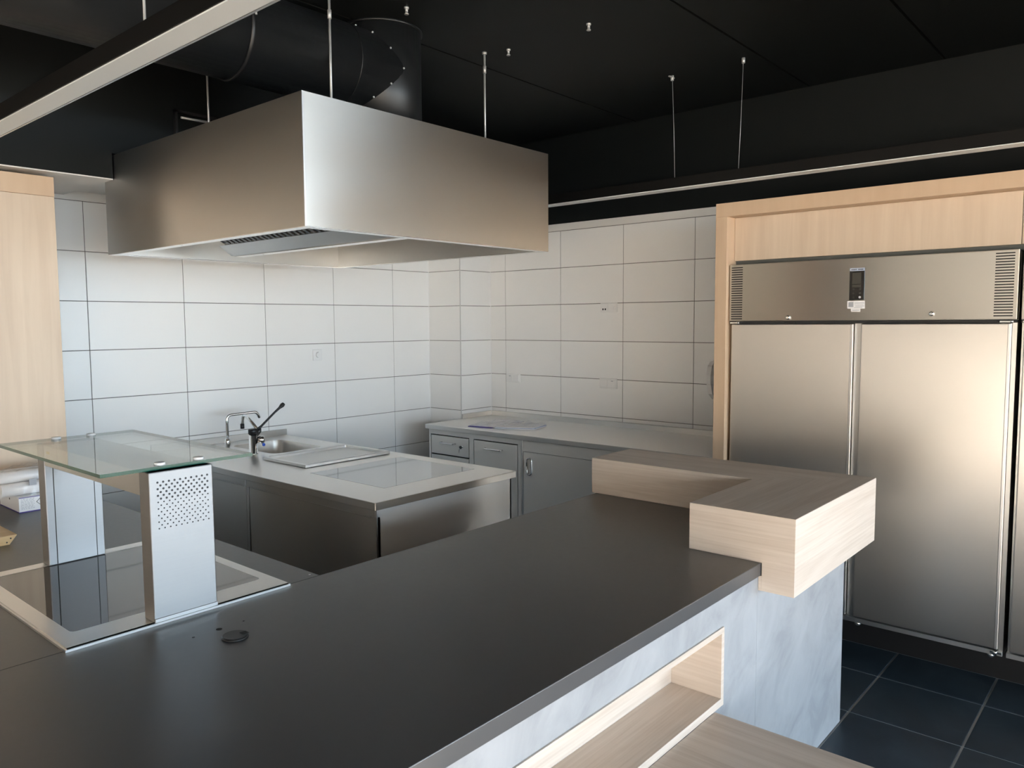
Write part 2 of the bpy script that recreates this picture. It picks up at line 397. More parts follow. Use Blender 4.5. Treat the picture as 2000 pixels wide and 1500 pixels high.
# rest of the room behind the camera: beige walls and the daylight windows
def glazed_wall(name, label, wins, u0, u1, w_at, sgn, axis):
    """wall with window openings; u runs along the wall"""
    def bb(bm, a, b, t0, t1, z0, z1):
        t0, t1 = sorted((w_at+sgn*t0, w_at+sgn*t1))
        box(bm, *((a, b, t0, t1) if axis == 'x' else (t0, t1, a, b)), z0, z1)
    wf = new_bm(); p = u0
    for a, b, c, d in wins:
        bb(wf, p, a, 0, .25, -.2, CEIL); bb(wf, a, b, 0, .25, -.2, c); bb(wf, a, b, 0, .25, d, CEIL); p = b
    bb(wf, p, u1, 0, .25, -.2, CEIL)
    structure(name, wf, 'beige_wall', label)
    global WN
    for a, b, c, d in wins:
        w = new_bm(); t = .05; m = (a+b)/2
        for q in ((a, b, c, c+t), (a, b, d-t, d), (a, a+t, c+t, d-t), (b-t, b, c+t, d-t), (m-t/2, m+t/2, c+t, d-t)): bb(w, q[0], q[1], .09, .16, q[2], q[3])
        WN += 1
        fo = structure('window_%d' % WN, w, 'white_plastic', 'tall daylight window behind the camera')
        for q0, q1 in ((a+t, m-t/2), (m+t/2, b-t)):
            pb = new_bm(); bb(pb, q0, q1, .12, .126, c+t, d-t); obj('pane', pb, 'window_glass', fo)
WN = 0
glazed_wall('wall_front', 'beige wall with tall windows behind the camera', WINDOWS, LEFT_X, RIGHT_X, FRONT_Y, -1, 'x')
structure('wall_left', B(LEFT_X-.2, LEFT_X, FRONT_Y, .2, -.2, CEIL), 'beige_wall', 'beige painted left wall')
structure('wall_return', B(.2, RIGHT_X, -6.3, -6.1, -.2, CEIL), 'beige_wall', 'beige wall beyond the refrigerators')
structure('wall_far_right', B(RIGHT_X, RIGHT_X+.2, FRONT_Y, -6.1, -.2, CEIL), 'beige_wall', 'beige far right wall of the dining room')
structure('ground', B(-60, 60, -60, 40, -.7, -.45), 'paving', 'paved ground outside the windows')

# ------------------------------------------------------------------ extractor hood
HX0, HX1, HY0, HY1, HZ0, HZ1 = -3.328, -1.780, -2.434, -.5855, 2.2239, 2.7422
hood = thing('extractor_hood', 'large stainless steel box extractor hood hanging over the kitchen island', 'extractor hood', ((HX0+HX1)/2, (HY0+HY1)/2, HZ0))
t = .003
obj('front_panel', B(HX0, HX1, HY0, HY0+t, HZ0, HZ1), 'steel_v', hood)
obj('side_panel', B(HX0, HX0+t, HY0+t, HY1, HZ0, HZ1), 'steel_v', hood)
obj('side_panel', B(HX1-t, HX1, HY0+t, HY1, HZ0, HZ1), 'steel_v', hood)
obj('back_panel', B(HX0+t, HX1-t, HY1-t, HY1, HZ0, HZ1), 'steel_v', hood)
obj('top_panel', B(HX0+t, HX1-t, HY0+t, HY1-t, HZ1-.005, HZ1-.002), 'steel_iso', hood)
obj('corner_edge', B(HX0-.0015, HX0+.005, HY0-.0015, HY0+.005, HZ0, HZ1), 'steel_lip', hood)
rw = .05
obj('bottom_rim', ring_plate(new_bm(), (HX0+.0005, HX1-.0005, HY0+.0005, HY1-.0005), rrect(HX0+rw, HX1-rw, HY0+rw, HY1-rw, .004, 2), HZ0-.003, HZ0), 'steel_rim', hood)
li = new_bm()
for q in ((HX0+rw, HX1-rw, HY1-rw, HY1-rw+.002), (HX0+rw, HX1-rw, HY0+rw-.002, HY0+rw)): box(li, q[0], q[1], q[2], q[3], HZ0, 2.56)
for q in ((HX0+rw-.002, HX0+rw), (HX1-rw, HX1-rw+.002)): box(li, q[0], q[1], HY0+rw, HY1-rw, HZ0, 2.56)
box(li, HX0+rw, HX1-rw, HY0+rw, HY1-rw, 2.56, 2.562)
obj('inner_lining', li, 'steel_iso', hood)
# filter housing: sloping tray, closed at its far end, dark baffle filters beside it
fh = obj('filter_housing', prism(new_bm(), [(-2.81, 2.2245), (-2.747, 2.2245), (-2.747, 2.55), (-2.86, 2.55), (-2.86, 2.275), (-2.885, 2.275)], 'y', HY0+rw+.002, -.98), 'steel_iso', hood)
obj('tray_flange', B(-2.80, -2.742, HY0+rw+.002, -.975, 2.2205, 2.224), 'steel_rim', fh)
obj('end_cap', prism(new_bm(), [(-2.812, 2.2242), (-2.782, 2.2242), (-2.782, 2.276), (-2.887, 2.276)], 'y', -.98, -.965), 'steel_iso', fh)
fil = obj('filter_bank', prism(new_bm(), [(-2.887, 2.285), (-3.22, 2.45), (-3.22, 2.46), (-2.887, 2.295)], 'y', HY0+rw+.003, -1.02), 'ink', hood)
sl0 = None; nsl = 30
for k in range(nsl):
    y = HY0+rw+.02 + k*(1.31/nsl)
    if sl0 is None: sl0 = obj('baffle_slat', prism(new_bm(), [(-2.89, 2.276), (-3.21, 2.434), (-3.21, 2.442), (-2.89, 2.284)], 'y', y, y+.020), 'steel_dark', fil)
    else: share('baffle_slat', sl0, (WLOC[sl0].x, y+.010, WLOC[sl0].z), fil)
for x, y in ((-2.904, -2.05), (-1.862, -2.05), (-2.95, -1.02), (-1.862, -1.02)):
    bm = tube(new_bm(), [(x, y, HZ1-.003), (x, y, CEIL+.0)], .006, 8)
    rod = obj('suspension_rod', bm, 'zinc', hood)
    cp = tube(new_bm(), [(x, y, CEIL-.115), (x, y, CEIL-.075)], .0095, 8); 
    obj('coupler', cp, 'zinc', rod); obj('ceiling_bush', tube(new_bm(), [(x, y, CEIL-.012), (x, y, CEIL)], .013, 8), 'zinc', rod)

# ------------------------------------------------------------------ ventilation duct
DR, DY, DZ, DXC = .2, -1.85, 3.11, -2.43
duct = thing('ventilation_duct', 'black round ventilation duct running under the ceiling into the extractor hood', 'duct', (-4.5, DY, DZ-DR))
pipe = obj('horizontal_pipe', tube(new_bm(), [(LEFT_X+.05, DY, DZ), (DXC, DY, DZ)], DR, 48), 'black_gloss', duct)
drum = obj('vertical_pipe', tube(new_bm(), [(DXC, DY, HZ1-.001), (DXC, DY, CEIL)], DR+.002, 48), 'black_gloss', duct)
obj('collar', tube(new_bm(), [(DXC, DY, CEIL-.012), (DXC, DY, CEIL)], DR+.010, 48), 'black_gloss', drum)
for x in (-4.62, -4.42, -3.62, -2.72):
    obj('pipe_seam', tube(new_bm(), [(x, DY, DZ), (x+.006, DY, DZ)], DR+.003, 48), 'black_gloss', pipe)
for x in (-4.86, -3.30):
    st = obj('pipe_strap', tube(new_bm(), [(x, DY, DZ), (x+.022, DY, DZ)], DR+.005, 48), 'black_soft', pipe)
    br = new_bm(); box(br, x-.004, x+.026, DY-DR-.03, DY-DR, DZ+.05, DZ+.056); tube(br, [(x+.011, DY-DR-.018, DZ+.02), (x+.011, DY-DR-.018, DZ+.09)], .005, 8)
    obj('strap_bolt', br, 'zinc', st)
for k in range(7):
    a = math.radians(-75+25*k); rr = DR+.003
    yy, zz = DY-rr*math.cos(a), DZ+rr*math.sin(a)
    xx = DXC-math.sqrt(max(0, (DR+.004)**2-(DY-yy)**2))-.012
    obj('screw', disc(new_bm(), (xx, yy-.004, zz), .005, 'y', 8, .006), 'zinc', pipe)

# ------------------------------------------------------------------ lamps, wires, anchors
LZ = 2.6
def linear_lamp(x0, x1, y0, y1, label, rods):
    la = thing('linear_lamp', label, 'lamp', ((x0+x1)/2, (y0+y1)/2, LZ), 'linear pendant lamps')
    obj('housing', B(x0, x1, y0, y1, LZ+.004, LZ+.062, .001), 'lamp_body', la)
    obj('diffuser', B(x0+.004, x1-.009, y0+.002, y1-.002, LZ, LZ+.005), 'opal', la)
    obj('edge_strip', B(x1-.007, x1-.001, y0+.002, y1-.002, LZ-.001, LZ+.005), 'alu', la)
    for y in rods: obj('suspension_rod', tube(new_bm(), [((x0+x1)/2, y, LZ+.06), ((x0+x1)/2, y, CEIL)], .004, 8), 'zinc', la)
linear_lamp(-4.14, -4.055, -6.2, -.72, 'long black linear lamp with white underside crossing at upper left', (-2.807, -5.0))
linear_lamp(-1.10, -1.015, -6.0, -.75, 'long thin black linear lamp with pale underside in front of the refrigerators', ())
for x, y, lab in ((-2.562, -2.192, 'small metal ceiling anchor nearest the round duct'), (-1.809, -2.181, 'small metal ceiling anchor beside the hood rod'), (-1.816, -2.724, 'small metal ceiling anchor farthest from the duct, above open ceiling')):
    an = new_bm(); tube(an, [(x, y, CEIL-.034), (x, y, CEIL-.030), (x, y, CEIL-.030), (x, y, CEIL-.008), (x, y, CEIL-.008), (x, y, CEIL)], [.011, .011, .007, .007, .012, .012], 10)
    tag(obj('ceiling_anchor', an, 'zinc'), lab, 'anchor', 'ceiling anchors')
for p0, p1, lab in (((-.79, -2.626, CEIL), (-.745, -2.626, 2.70), 'thin hanging wire with hooked ceiling bracket, left of two'), ((-.806, -3.091, CEIL), (-.85, -3.091, 2.68), 'thin hanging wire with round ceiling bush, right of two')):
    w = thing('hanging_wire', lab, 'wire', p1, 'loose wires hanging from the ceiling')
    obj('wire', tube(new_bm(), [p0, ((p0[0]+p1[0])/2+.004, p0[1], (p0[2]+p1[2])/2), p1], .0015, 6), 'zinc', w)
    bb = new_bm(); tube(bb, [(p0[0], p0[1], CEIL-.03), (p0[0], p0[1], CEIL)], .010, 10)
    if 'hook' in lab: box(bb, p0[0]-.04, p0[0]+.02, p0[1]-.005, p0[1]+.005, CEIL-.014, CEIL-.008)
    obj('bracket', bb, 'zinc', w)
    obj('end_bead', tube(new_bm(), [(p1[0], p1[1], p1[2]-.006), (p1[0], p1[1], p1[2]+.006)], .006, 8), 'zinc', w)

# ------------------------------------------------------------------ refrigerators and their wooden surround
SX = -.86; FZ = .205
sur = thing('refrigerator_surround', 'light wooden built-in frame around the tall steel refrigerators', 'cabinet', (-.43, -4.5, 0))
obj('side_pillar', B(SX, -.002, -3.034, -2.962, 0, 2.444, .001), 'wood_frame', sur)
obj('side_pillar', B(SX, -.002, -6.03, -5.95, 0, 2.444, .001), 'wood_frame', sur)
obj('top_rail', B(SX, -.002, -6.03, -2.962, 2.4445, 2.523, .001), 'wood_frame', sur)
obj('fascia_board', B(-.76, -.742, -4.47, -3.0355, 2.193, 2.4435, .001), 'wood_z', sur)
obj('fascia_board', B(-.76, -.742, -5.948, -4.473, 2.193, 2.4435, .001), 'wood_z', sur)
obj('infill_board', B(-.735, -.73, -5.948, -3.0355, 2.168, 2.26), 'infill', sur)
obj('plinth', B(-.596, -.002, -5.948, -3.0345, 0, FZ-.001), 'black_soft', sur)

FX = -.83
fy0, fy1 = -4.476, -3.040
fr1 = thing('refrigerator', 'wide two-door stainless steel upright refrigerator with black control display', 'refrigerator', (-.42, (fy0+fy1)/2, FZ), 'steel refrigerators')
obj('body', B(FX+.045, -.03, fy0, fy1, FZ, 2.160), 'steel_iso', fr1)
pz0, pz1 = 1.838, 2.166
pan = obj('control_panel', B(FX, FX+.044, fy0, fy1, pz0, pz1, .003, 2), 'steel_panel', fr1)
def vents(y0, y1, z0, z1, n=23):
    first = None
    for k in range(n):
        z = z0+(z1-z0)*k/(n-1)
        if first is None: first = obj('vent_slot', B(FX-.0006, FX+.002, y0, y1, z-.0028, z+.0028), 'dark_gap', pan)
        else: share('vent_slot', first, (WLOC[first].x, WLOC[first].y, z-.0028), pan)
vents(-3.120, -3.052, 1.852, 2.148); vents(-4.458, -4.380, 1.856, 2.150)
dy0, dy1 = -3.793, -3.717
dsp = obj('display', B(FX-.003, FX, dy0, dy1, 1.945, 2.114, .001), 'display', fr1)
obj('display_window', B(FX-.0034, FX-.003, dy0+.017, dy1-.014, 2.030, 2.088), 'display_win', dsp)
obj('display_window', B(FX-.0034, FX-.003, dy0+.017, dy1-.014, 2.012, 2.026), 'display_win', dsp)
obj('name_strip', B(FX-.0036, FX-.003, dy0+.001, dy1-.001, 2.098, 2.113), 'blue_print', dsp)
ns = new_bm()
for a, b in ((.008, .014), (.016, .022), (.024, .029), (.031, .034), (.041, .046), (.048, .054), (.056, .061), (.063, .068)): box(ns, FX-.0040, FX-.0035, dy0+a, dy0+b, 2.103, 2.108)
obj('name_lettering', ns, 'ink', dsp)
for r_ in range(3):
    for c_ in range(2):
        obj('button', disc(new_bm(), (FX-.0038, dy0+.022+.032*c_, 1.960+.021*r_), .0062 if (r_, c_) == (0, 0) else .005, 'x', 12, .001), 'grey_plastic' if (r_, c_) == (0, 0) else 'display_win', dsp)
stk = obj('sticker', B(FX-.001, FX, -3.797, -3.708, 1.900, 1.941), 'paper', fr1, label='white paper sticker under the display')
obj('lower_tab', B(FX-.001, FX, -3.775, -3.728, 1.884, 1.8995), 'paper', stk)
obj('grey_patch', B(FX-.0013, FX-.001, -3.740, -3.714, 1.909, 1.936), 'grey_ink', stk)
tl = new_bm()
for a, b, z, h in ((-3.794, -3.744, 1.928, .004), (-3.790, -3.744, 1.920, .002), (-3.794, -3.75, 1.913, .002), (-3.785, -3.744, 1.906, .002), (-3.77, -3.735, 1.890, .003)): box(tl, FX-.0014, FX-.001, a, b, z, z+h)
obj('print_lines', tl, 'grey_ink', stk)
for y, z in ((-3.393, 1.857), (-4.115, 1.869)):
    kn = obj('panel_lock', tube(new_bm(), [(FX, y, z), (FX-.006, y, z), (FX-.014, y, z), (FX-.017, y, z)], [.012, .013, .011, .006], 16), 'chrome', fr1)
dz0, dz1 = .232, 1.822
def fdoor(y0, y1):
    d = obj('door', B(FX+.004, FX+.040, y0, y1, dz0, dz1, .006, 3), 'steel_h', fr1)
    obj('handle_edge', B(FX+.002, FX+.012, y0-.004, y0+.012, dz0+.002, dz1-.002, .003, 2), 'steel_lip', d)
    return d
fdoor(-3.737, -3.052); fdoor(-4.452, -3.779)
obj('mullion', B(FX+.030, FX+.048, -3.779, -3.741, FZ, dz1+.002), 'steel_iso', fr1)
obj('frame_stile', B(FX+.020, FX+.046, fy0, fy0+.018, FZ, dz1+.002), 'steel_iso', fr1)
obj('bottom_rail', B(FX+.006, FX+.046, fy0, fy1, FZ-.002, dz0-.005, .001), 'steel_lip', fr1)
obj('gap_strip', B(FX+.010, FX+.046, fy0, fy1, dz1+.001, pz0-.001), 'dark_gap', fr1)
for y in (-3.075, -4.435):
    h = new_bm(); box(h, FX-.002, FX+.012, y-.028, y+.028, dz1+.003, dz1+.010); tube(h, [(FX+.002, y-.02, dz1), (FX+.002, y-.02, dz1+.014)], .008, 10); obj('hinge', h, 'chrome', fr1)
for y in (-3.40, -4.12):
    h = new_bm(); box(h, FX-.001, FX+.010, y-.034, y+.024, dz1+.004, dz1+.009); obj('latch_plate', h, 'black_soft', fr1)
for y in (-3.80, -4.425):
    obj('foot', tube(new_bm(), [(FX+.03, y, FZ-.022), (FX+.03, y, FZ-.016), (FX+.03, y, FZ-.002)], [.010, .016, .018], 14), 'steel_lip', fr1)
h = new_bm(); box(h, FX-.004, FX+.012, fy0+.002, fy0+.05, dz0-.018, dz0-.008); tube(h, [(FX, fy0+.03, dz0-.024), (FX, fy0+.03, dz0-.002)], .010, 10)
obj('bottom_hinge', h, 'chrome', fr1)
fr2 = copy_tree(fr1, None, Vector((0, -1.452, 0)))
fr2['label'] = 'second stainless steel refrigerator, only a sliver at the right edge'

# ------------------------------------------------------------------ steel counter along the right wall
ZS = 1.013; ZE = .9764
ct = thing('steel_worktop', 'long stainless steel worktop along the right tiled wall', 'worktop', (-.4, -1.67, ZE))
obj('slab', B(-.815, -.002, -2.958, -.389, ZE, ZS, .003, 2), 'steel_top', ct)
obj('upstand', B(-.018, -.002, -2.958, -.405, ZS-.001, 1.054, .001), 'steel_iso', ct)
obj('upstand', B(-.386, -.018, -.405, -.389, ZS-.001, 1.054, .001), 'steel_iso', ct)
CX = -.78
def bow_handle(parent, x, y0, y1, z, name='handle'):
    return obj(name, tube(new_bm(), arc_path([(x, y0, z), (x-.028, y0, z), (x-.028, y1, z), (x, y1, z)], .012), .006, 10), 'steel_rim', parent)
def carcass(th, y0, y1, x0=CX, top=ZE):
    t = .02
    obj('side_wall', B(x0+.004, -.05, y1-t, y1, .12, top-.001), 'steel_iso', th)
    obj('side_wall', B(x0+.004, -.05, y0, y0+t, .12, top-.001), 'steel_iso', th)
    obj('bottom_panel', B(x0+.02, -.05, y0+t, y1-t, .12, .14), 'steel_iso', th)
    obj('back_panel', B(-.07, -.05, y0+t, y1-t, .14, top-.001), 'dark_gap', th)
    for x in (x0+.06, -.12):
        for y in (y0+.06, y1-.06): obj('leg', tube(new_bm(), [(x, y, 0), (x, y, .12)], .02, 12), 'steel_iso', th)
dc = thing('drawer_cabinet', 'stainless steel drawer cabinet with key in its top drawer', 'cabinet', (-.4, -.645, 0))
carcass(dc, -.888, -.400)
obj('face_frame', B(CX-.002, CX+.016, -.42, -.400, .14, ZE-.001), 'steel_soft', dc); obj('face_frame', B(CX-.002, CX+.016, -.888, -.858, .14, ZE-.001), 'steel_soft', dc)
obj('top_strip', B(CX-.002, CX+.016, -.858, -.42, .934, ZE-.001), 'steel_soft', dc)
obj('drawer_cavity', B(CX+.016, CX+.024, -.858, -.42, .14, .934), 'dark_gap', dc)
for i, (a, b) in enumerate(((.776, .926), (.560, .766), (.345, .550), (.145, .335))):
    d = obj('drawer', B(CX-.004, CX+.014, -.851, -.427, a, b, .0015), 'steel_soft', dc)
    bow_handle(d, CX-.004, -.705, -.553, b-.053)
    if i == 0:
        k = new_bm(); tube(k, [(CX-.004, -.79, .86), (CX-.018, -.79, .86)], .010, 12); box(k, CX-.035, CX-.018, -.792, -.788, .853, .867)
        tube(k, [(CX-.036, -.79, .862), (CX-.040, -.786, .845), (CX-.034, -.776, .825), (CX-.030, -.770, .812)], .0035, 8)
        lk = obj('lock', k, 'chrome', d)
        obj('key_head', tube(new_bm(), [(CX-.032, -.787, .862), (CX-.036, -.800, .850)], [.011, .008], 10), 'black_soft', lk)
bc = thing('pullout_cabinet', 'stainless steel cabinet with one tall pull-out front beside the drawers', 'cabinet', (-.4, -1.14, 0))
carcass(bc, -1.392, -.8885)
obj('face_frame', B(CX-.002, CX+.016, -.906, -.8885, .14, ZE-.001), 'steel_soft', bc); obj('face_frame', B(CX-.002, CX+.016, -1.392, -1.360, .14, ZE-.001), 'steel_soft', bc)
obj('top_strip', B(CX-.002, CX+.016, -1.36, -.906, .934, ZE-.001), 'steel_soft', bc)
obj('cavity', B(CX+.016, CX+.024, -1.36, -.906, .14, .934), 'dark_gap', bc)
d = obj('pullout_front', B(CX-.004, CX+.014, -1.354, -.912, .145, .926, .0015), 'steel_soft', bc)
bow_handle(d, CX-.004, -1.208, -1.034, .873)
kc = thing('sliding_door_cabinet', 'stainless steel cabinet with sliding door and upright loop handle', 'cabinet', (-.4, -2.17, 0))
carcass(kc, -2.955, -1.3925)
obj('corner_post', B(CX-.004, CX+.016, -1.405, -1.3925, .12, ZE-.001, .001), 'steel_lip', kc)
obj('top_strip', B(CX-.002, CX+.016, -2.955, -1.405, .889, ZE-.001), 'steel_soft', kc)
obj('door_track', B(CX+.012, CX+.03, -2.955, -1.405, .14, .889), 'dark_gap', kc)
for y0, y1, dx, hy in ((-2.20, -1.413, 0, -1.467), (-2.95, -2.14, .014, -2.88)):
    d = obj('door', B(CX+.002+dx*.5, CX+.010+dx*.3, y0, y1, .145, .885, .001), 'steel_soft', kc)
    obj('handle', tube(new_bm(), arc_path([(CX-.003, hy+.021, .78), (CX-.003, hy+.021, .839), (CX-.003, hy-.021, .839), (CX-.003, hy-.021, .718), (CX-.003, hy+.021, .718), (CX-.003, hy+.021, .781)], .02), .0065, 10), 'steel_rim', d)

# documents in plastic sleeves on the worktop
def document(name, label, quad, zoff, extra):
    """thin stack of sheets lying on the steel worktop; quad = corners counter-clockwise"""
    th = thing(name, label, 'document', (sum(p[0] for p in quad)/4, sum(p[1] for p in quad)/4, ZS), 'documents on the steel worktop')
    for k, (m_, sh) in enumerate(extra):
        bm = new_bm(); prism(bm, [(x+sh[0], y+sh[1]) for x, y in quad], 'z', ZS+zoff+.006*k, ZS+zoff+.006*k+.005); obj('sheet', bm, m_, th)
    bm = new_bm(); n = 9; cx = sum(p[0] for p in quad)/4; cy = sum(p[1] for p in quad)/4; g = []
    for i in range(n+1):
        row = []
        for j in range(n+1):
            u, v = i/n, j/n
            x = quad[0][0]*(1-u)*(1-v)+quad[1][0]*u*(1-v)+quad[2][0]*u*v+quad[3][0]*(1-u)*v
            y = quad[0][1]*(1-u)*(1-v)+quad[1][1]*u*(1-v)+quad[2][1]*u*v+quad[3][1]*(1-u)*v
            x = cx+(x-cx)*1.08; y = cy+(y-cy)*1.08
            z = ZS+zoff+.006*len(extra)+.004+random.uniform(-.003, .016)+(.045 if (i, j) == (6, 4) and 'crumpled' in label else 0) if 0 < i < n and 0 < j < n else ZS+zoff+.004+random.uniform(0, .018)
            row.append(bm.verts.new((x, y, z)))
        g.append(row)
    for i in range(n):
        for j in range(n): bm.faces.new((g[i][j], g[i][j+1], g[i+1][j+1], g[i+1][j]))
    bmesh.ops.recalc_face_normals(bm, faces=bm.faces)
    obj('plastic_sleeve', bm, 'film', th)
document('document', 'flat printed manual with violet cover edge on the steel worktop', [(-.70, -.80), (-.66, -1.02), (-.30, -1.00), (-.33, -.79)], .001, [('violet', (-.022, .012)), ('paper', (0, 0)), ('paper', (.01, -.012))])
document('document', 'crumpled plastic sleeve with white papers, right of the violet manual', [(-.70, -1.05), (-.55, -1.33), (-.33, -1.27), (-.42, -1.035)], .001, [('paper', (0, 0)), ('blue_print', (.004, -.004)), ('paper', (.0, .004))])

# sockets and switches
def socket(name, label, wall, c0, c1, z0, z1, kind):
    dep = .012
    th = thing(name, label, 'socket' if 'socket' in name else 'switch', (0, 0, 0))
    if wall == 'B':
        WLOC[th] = Vector((-.006, (c0+c1)/2, z0)); th.location = WLOC[th]
        def bb(a0, a1, b0, b1, p0, p1, bev=.0): return B(-p1, -p0, a0, a1, b0, b1, bev)
        def dd(a, b, r, p): return disc(new_bm(), (-p-.001, a, b), r, 'x', 14, .001)
    else:
        WLOC[th] = Vector(((c0+c1)/2, -.006, z0)); th.location = WLOC[th]
        def bb(a0, a1, b0, b1, p0, p1, bev=.0): return B(a0, a1, -p1, -p0, b0, b1, bev)
        def dd(a, b, r, p): return disc(new_bm(), (a, -p-.001, b), r, 'y', 20, .001)
    obj('cover_plate', bb(c0, c1, z0, z1, 0, dep, .003), 'white_plastic', th)
    zm = (z0+z1)/2
    if kind == 'dial':
        a = (c0+c1)/2; r_ = min(c1-c0, z1-z0)*.34
        pl = obj('inner_plate', bb(c0+.014, c1-.014, z0+.014, z1-.014, dep, dep+.002), 'white_plastic', th)
        bm = tube(new_bm(), [(a, -dep-.002, zm), (a, -dep-.014, zm)], [r_*.8, r_*.7], 24); obj('dial', bm, 'white_plastic', th)
    elif kind == 'data':
        m0 = (c0+c1)/2
        pl = obj('data_outlet', bb(m0+.004, c1-.008, z0+.008, z1-.008, dep, dep+.003, .001), 'white_plastic', th)
        for a in (.022, .044): obj('port', bb(m0+a, m0+a+.012, z0+.016, z0+.030, dep+.003, dep+.0038), 'ink', pl)
        obj('antenna_outlet', tube(new_bm(), [(-dep, c0+.03, zm), (-dep-.008, c0+.03, zm)], .014, 16), 'white_plastic', th)
    else:
        m0 = (c0+c1)/2
        for a, b in ((c0+.008, m0-.003), (m0+.003, c1-.008)):
            pl = obj('outlet', bb(a, b, z0+.009, z1-.009, dep, dep+.005, .003), 'white_plastic', th)
        a = m0+.02 if kind == 'print_left' else c0+.03
        obj('print_mark', bb(a, a+.020, z1-.024, z1-.018, dep+.005, dep+.0055), 'grey_ink', pl)
socket('light_dimmer_switch', 'square white wall dial switch on the back tiled wall above the sink', 'A', -1.619, -1.537, 1.556, 1.642, 'dial')
socket('data_socket', 'white data socket high on the right tiled wall with two dark ports', 'B', -1.726, -1.570, 1.915, 1.987, 'data')
socket('wall_socket', 'double white wall socket near the corner above the documents', 'B', -.732, -.573, 1.318, 1.394, 'print_left')
socket('wall_socket', 'double white wall socket with rounded frame nearer the refrigerators', 'B', -1.726, -1.562, 1.312, 1.394, 'print_right')

# towel dispenser beside the wooden surround
tdz = thing('paper_dispenser', 'white and grey paper dispenser on tiles beside the wooden surround', 'dispenser', (-.06, -2.68, 1.29))
prof = [(-.001, 1.30), (-.03, 1.292), (-.085, 1.33), (-.115, 1.40), (-.118, 1.46), (-.10, 1.52), (-.06, 1.548), (-.001, 1.55)]
obj('housing', prism(new_bm(), prof, 'y', -2.83, -2.575), 'grey_plastic', tdz)
rim = [(x*1.04-.001, 1.425+(z-1.425)*1.05) for x, z in prof]
obj('rim', prism(new_bm(), rim, 'y', -2.576, -2.545), 'white_plastic', tdz)

# ------------------------------------------------------------------ steel peninsula with sink and hob
PX0, PX1, PY0 = -2.8875, -1.8894, -2.2848
SINK = (-2.43, -2.045, -.72, -.19); HB = (-2.652, -1.990, -2.066, -1.432)
pt = thing('steel_worktop', 'stainless steel peninsula worktop with sink, tap and flush hob', 'worktop', ((PX0+PX1)/2, PY0/2, ZE))
bm = new_bm()
SR = (-2.56, -1.98, -.80, -.10)
ring_plate(bm, SR, rrect(*SINK, .06, 8), ZS-.004, ZS)
for q in ((PX0, SR[0], SR[2], 0), (SR[1], PX1, SR[2], 0), (SR[0], SR[1], SR[3], 0), (PX0, PX1, HB[3], SR[2]), (PX0, HB[0], HB[2], HB[3]), (HB[1], PX1, HB[2], HB[3]), (PX0, PX1, PY0, HB[2])):
    box(bm, q[0], q[1], q[2], min(q[3], -.002), ZS-.004, ZS)
bmesh.ops.remove_doubles(bm, verts=bm.verts, dist=1e-5)
obj('top_sheet', bm, 'steel_top', pt)
obj('edge_strip', B(PX0, PX1, PY0-.0015, PY0+.02, ZE, ZS-.0005, .0015), 'steel_v', pt)
obj('edge_strip', B(PX0-.0015, PX0+.02, PY0+.0005, -.002, ZE, ZS-.0005, .0015), 'steel_v', pt)
obj('edge_strip', B(PX1-.02, PX1+.0015, PY0+.0005, -.002, ZE, ZS-.0005, .0015), 'steel_v', pt)
obj('upstand', B(PX0, -1.876, -.02, -.002, ZS-.001, 1.056, .001), 'steel_iso', pt)
# basin
bs = new_bm(); lp = [rrect(SINK[0]+a, SINK[1]-a, SINK[2]+a, SINK[3]-a, r_, 8) for a, r_ in ((0, .06), (.006, .06), (.02, .07), (.05, .07))]
zz = (ZS-.001, ZS-.03, ZS-.19, ZS-.22); rg = [[bs.verts.new((p[0], p[1], z)) for p in l] for l, z in zip(lp, zz)]
for a, b in zip(rg, rg[1:]):
    for i in range(len(a)):
        f = bs.faces.new((a[i], a[(i+1) % len(a)], b[(i+1) % len(a)], b[i])); f.smooth = True
bs.faces.new(rg[-1]); bmesh.ops.recalc_face_normals(bs, faces=bs.faces); bmesh.ops.reverse_faces(bs, faces=bs.faces)
sk = obj('sink_basin', bs, 'steel_iso', pt)
obj('drain', disc(new_bm(), (-2.24, -.45, ZS-.2195), .035, 'z', 24, .002), 'chrome', sk)
# base cabinets under the peninsula
def pen_cabinet(y0, y1, label, ends):
    th = thing('base_cabinet', label, 'cabinet', ((PX0+PX1)/2, (y0+y1)/2, 0))
    x0, x1 = -2.858, -1.900
    obj('back_side', B(x1-.01, x1, y0, y1, .1, ZE-.001), 'steel_iso', th)
    obj('end_wall', B(x0, x1-.01, y1-.012, y1, .1, ZE-.001), 'steel_iso', th)
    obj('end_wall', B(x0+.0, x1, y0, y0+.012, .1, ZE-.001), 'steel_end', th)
    obj('top_strip', B(x0-.001, x0+.02, y0+.012, y1-.012, .934, ZE-.001), 'steel_v', th)
    obj('light_groove', B(x0-.0025, x0+.01, y0+ends[0], y1-ends[1], .929, .9335), 'steel_lip', th)
    obj('stile', B(x0-.001, x0+.02, y0, y0+ends[0]-.001, .1, .934), 'steel_v', th)
    obj('stile', B(x0-.001, x0+.02, y1-ends[1]+.001, y1, .1, .934), 'steel_v', th)
    obj('door', B(x0+.003, x0+.018, y0+ends[0]+.002, y1-ends[1]-.002, .11, .926, .001), 'steel_v', th)
    if y0 < -2: obj('corner_edge', B(x0-.003, x0+.004, y0-.002, y0+.005, .1, ZE-.001), 'steel_lip', th)
    obj('bottom_panel', B(x0+.02, x1-.012, y0+.012, y1-.012, .1, .115), 'steel_iso', th)
    for x in (x0+.08, x1-.08):
        for y in (y0+.08, y1-.08): obj('leg', tube(new_bm(), [(x, y, 0), (x, y, .1)], .02, 12), 'steel_iso', th)
pen_cabinet(-1.116, -.022, 'stainless steel base cabinet under the sink end of the peninsula', (.022, .02))
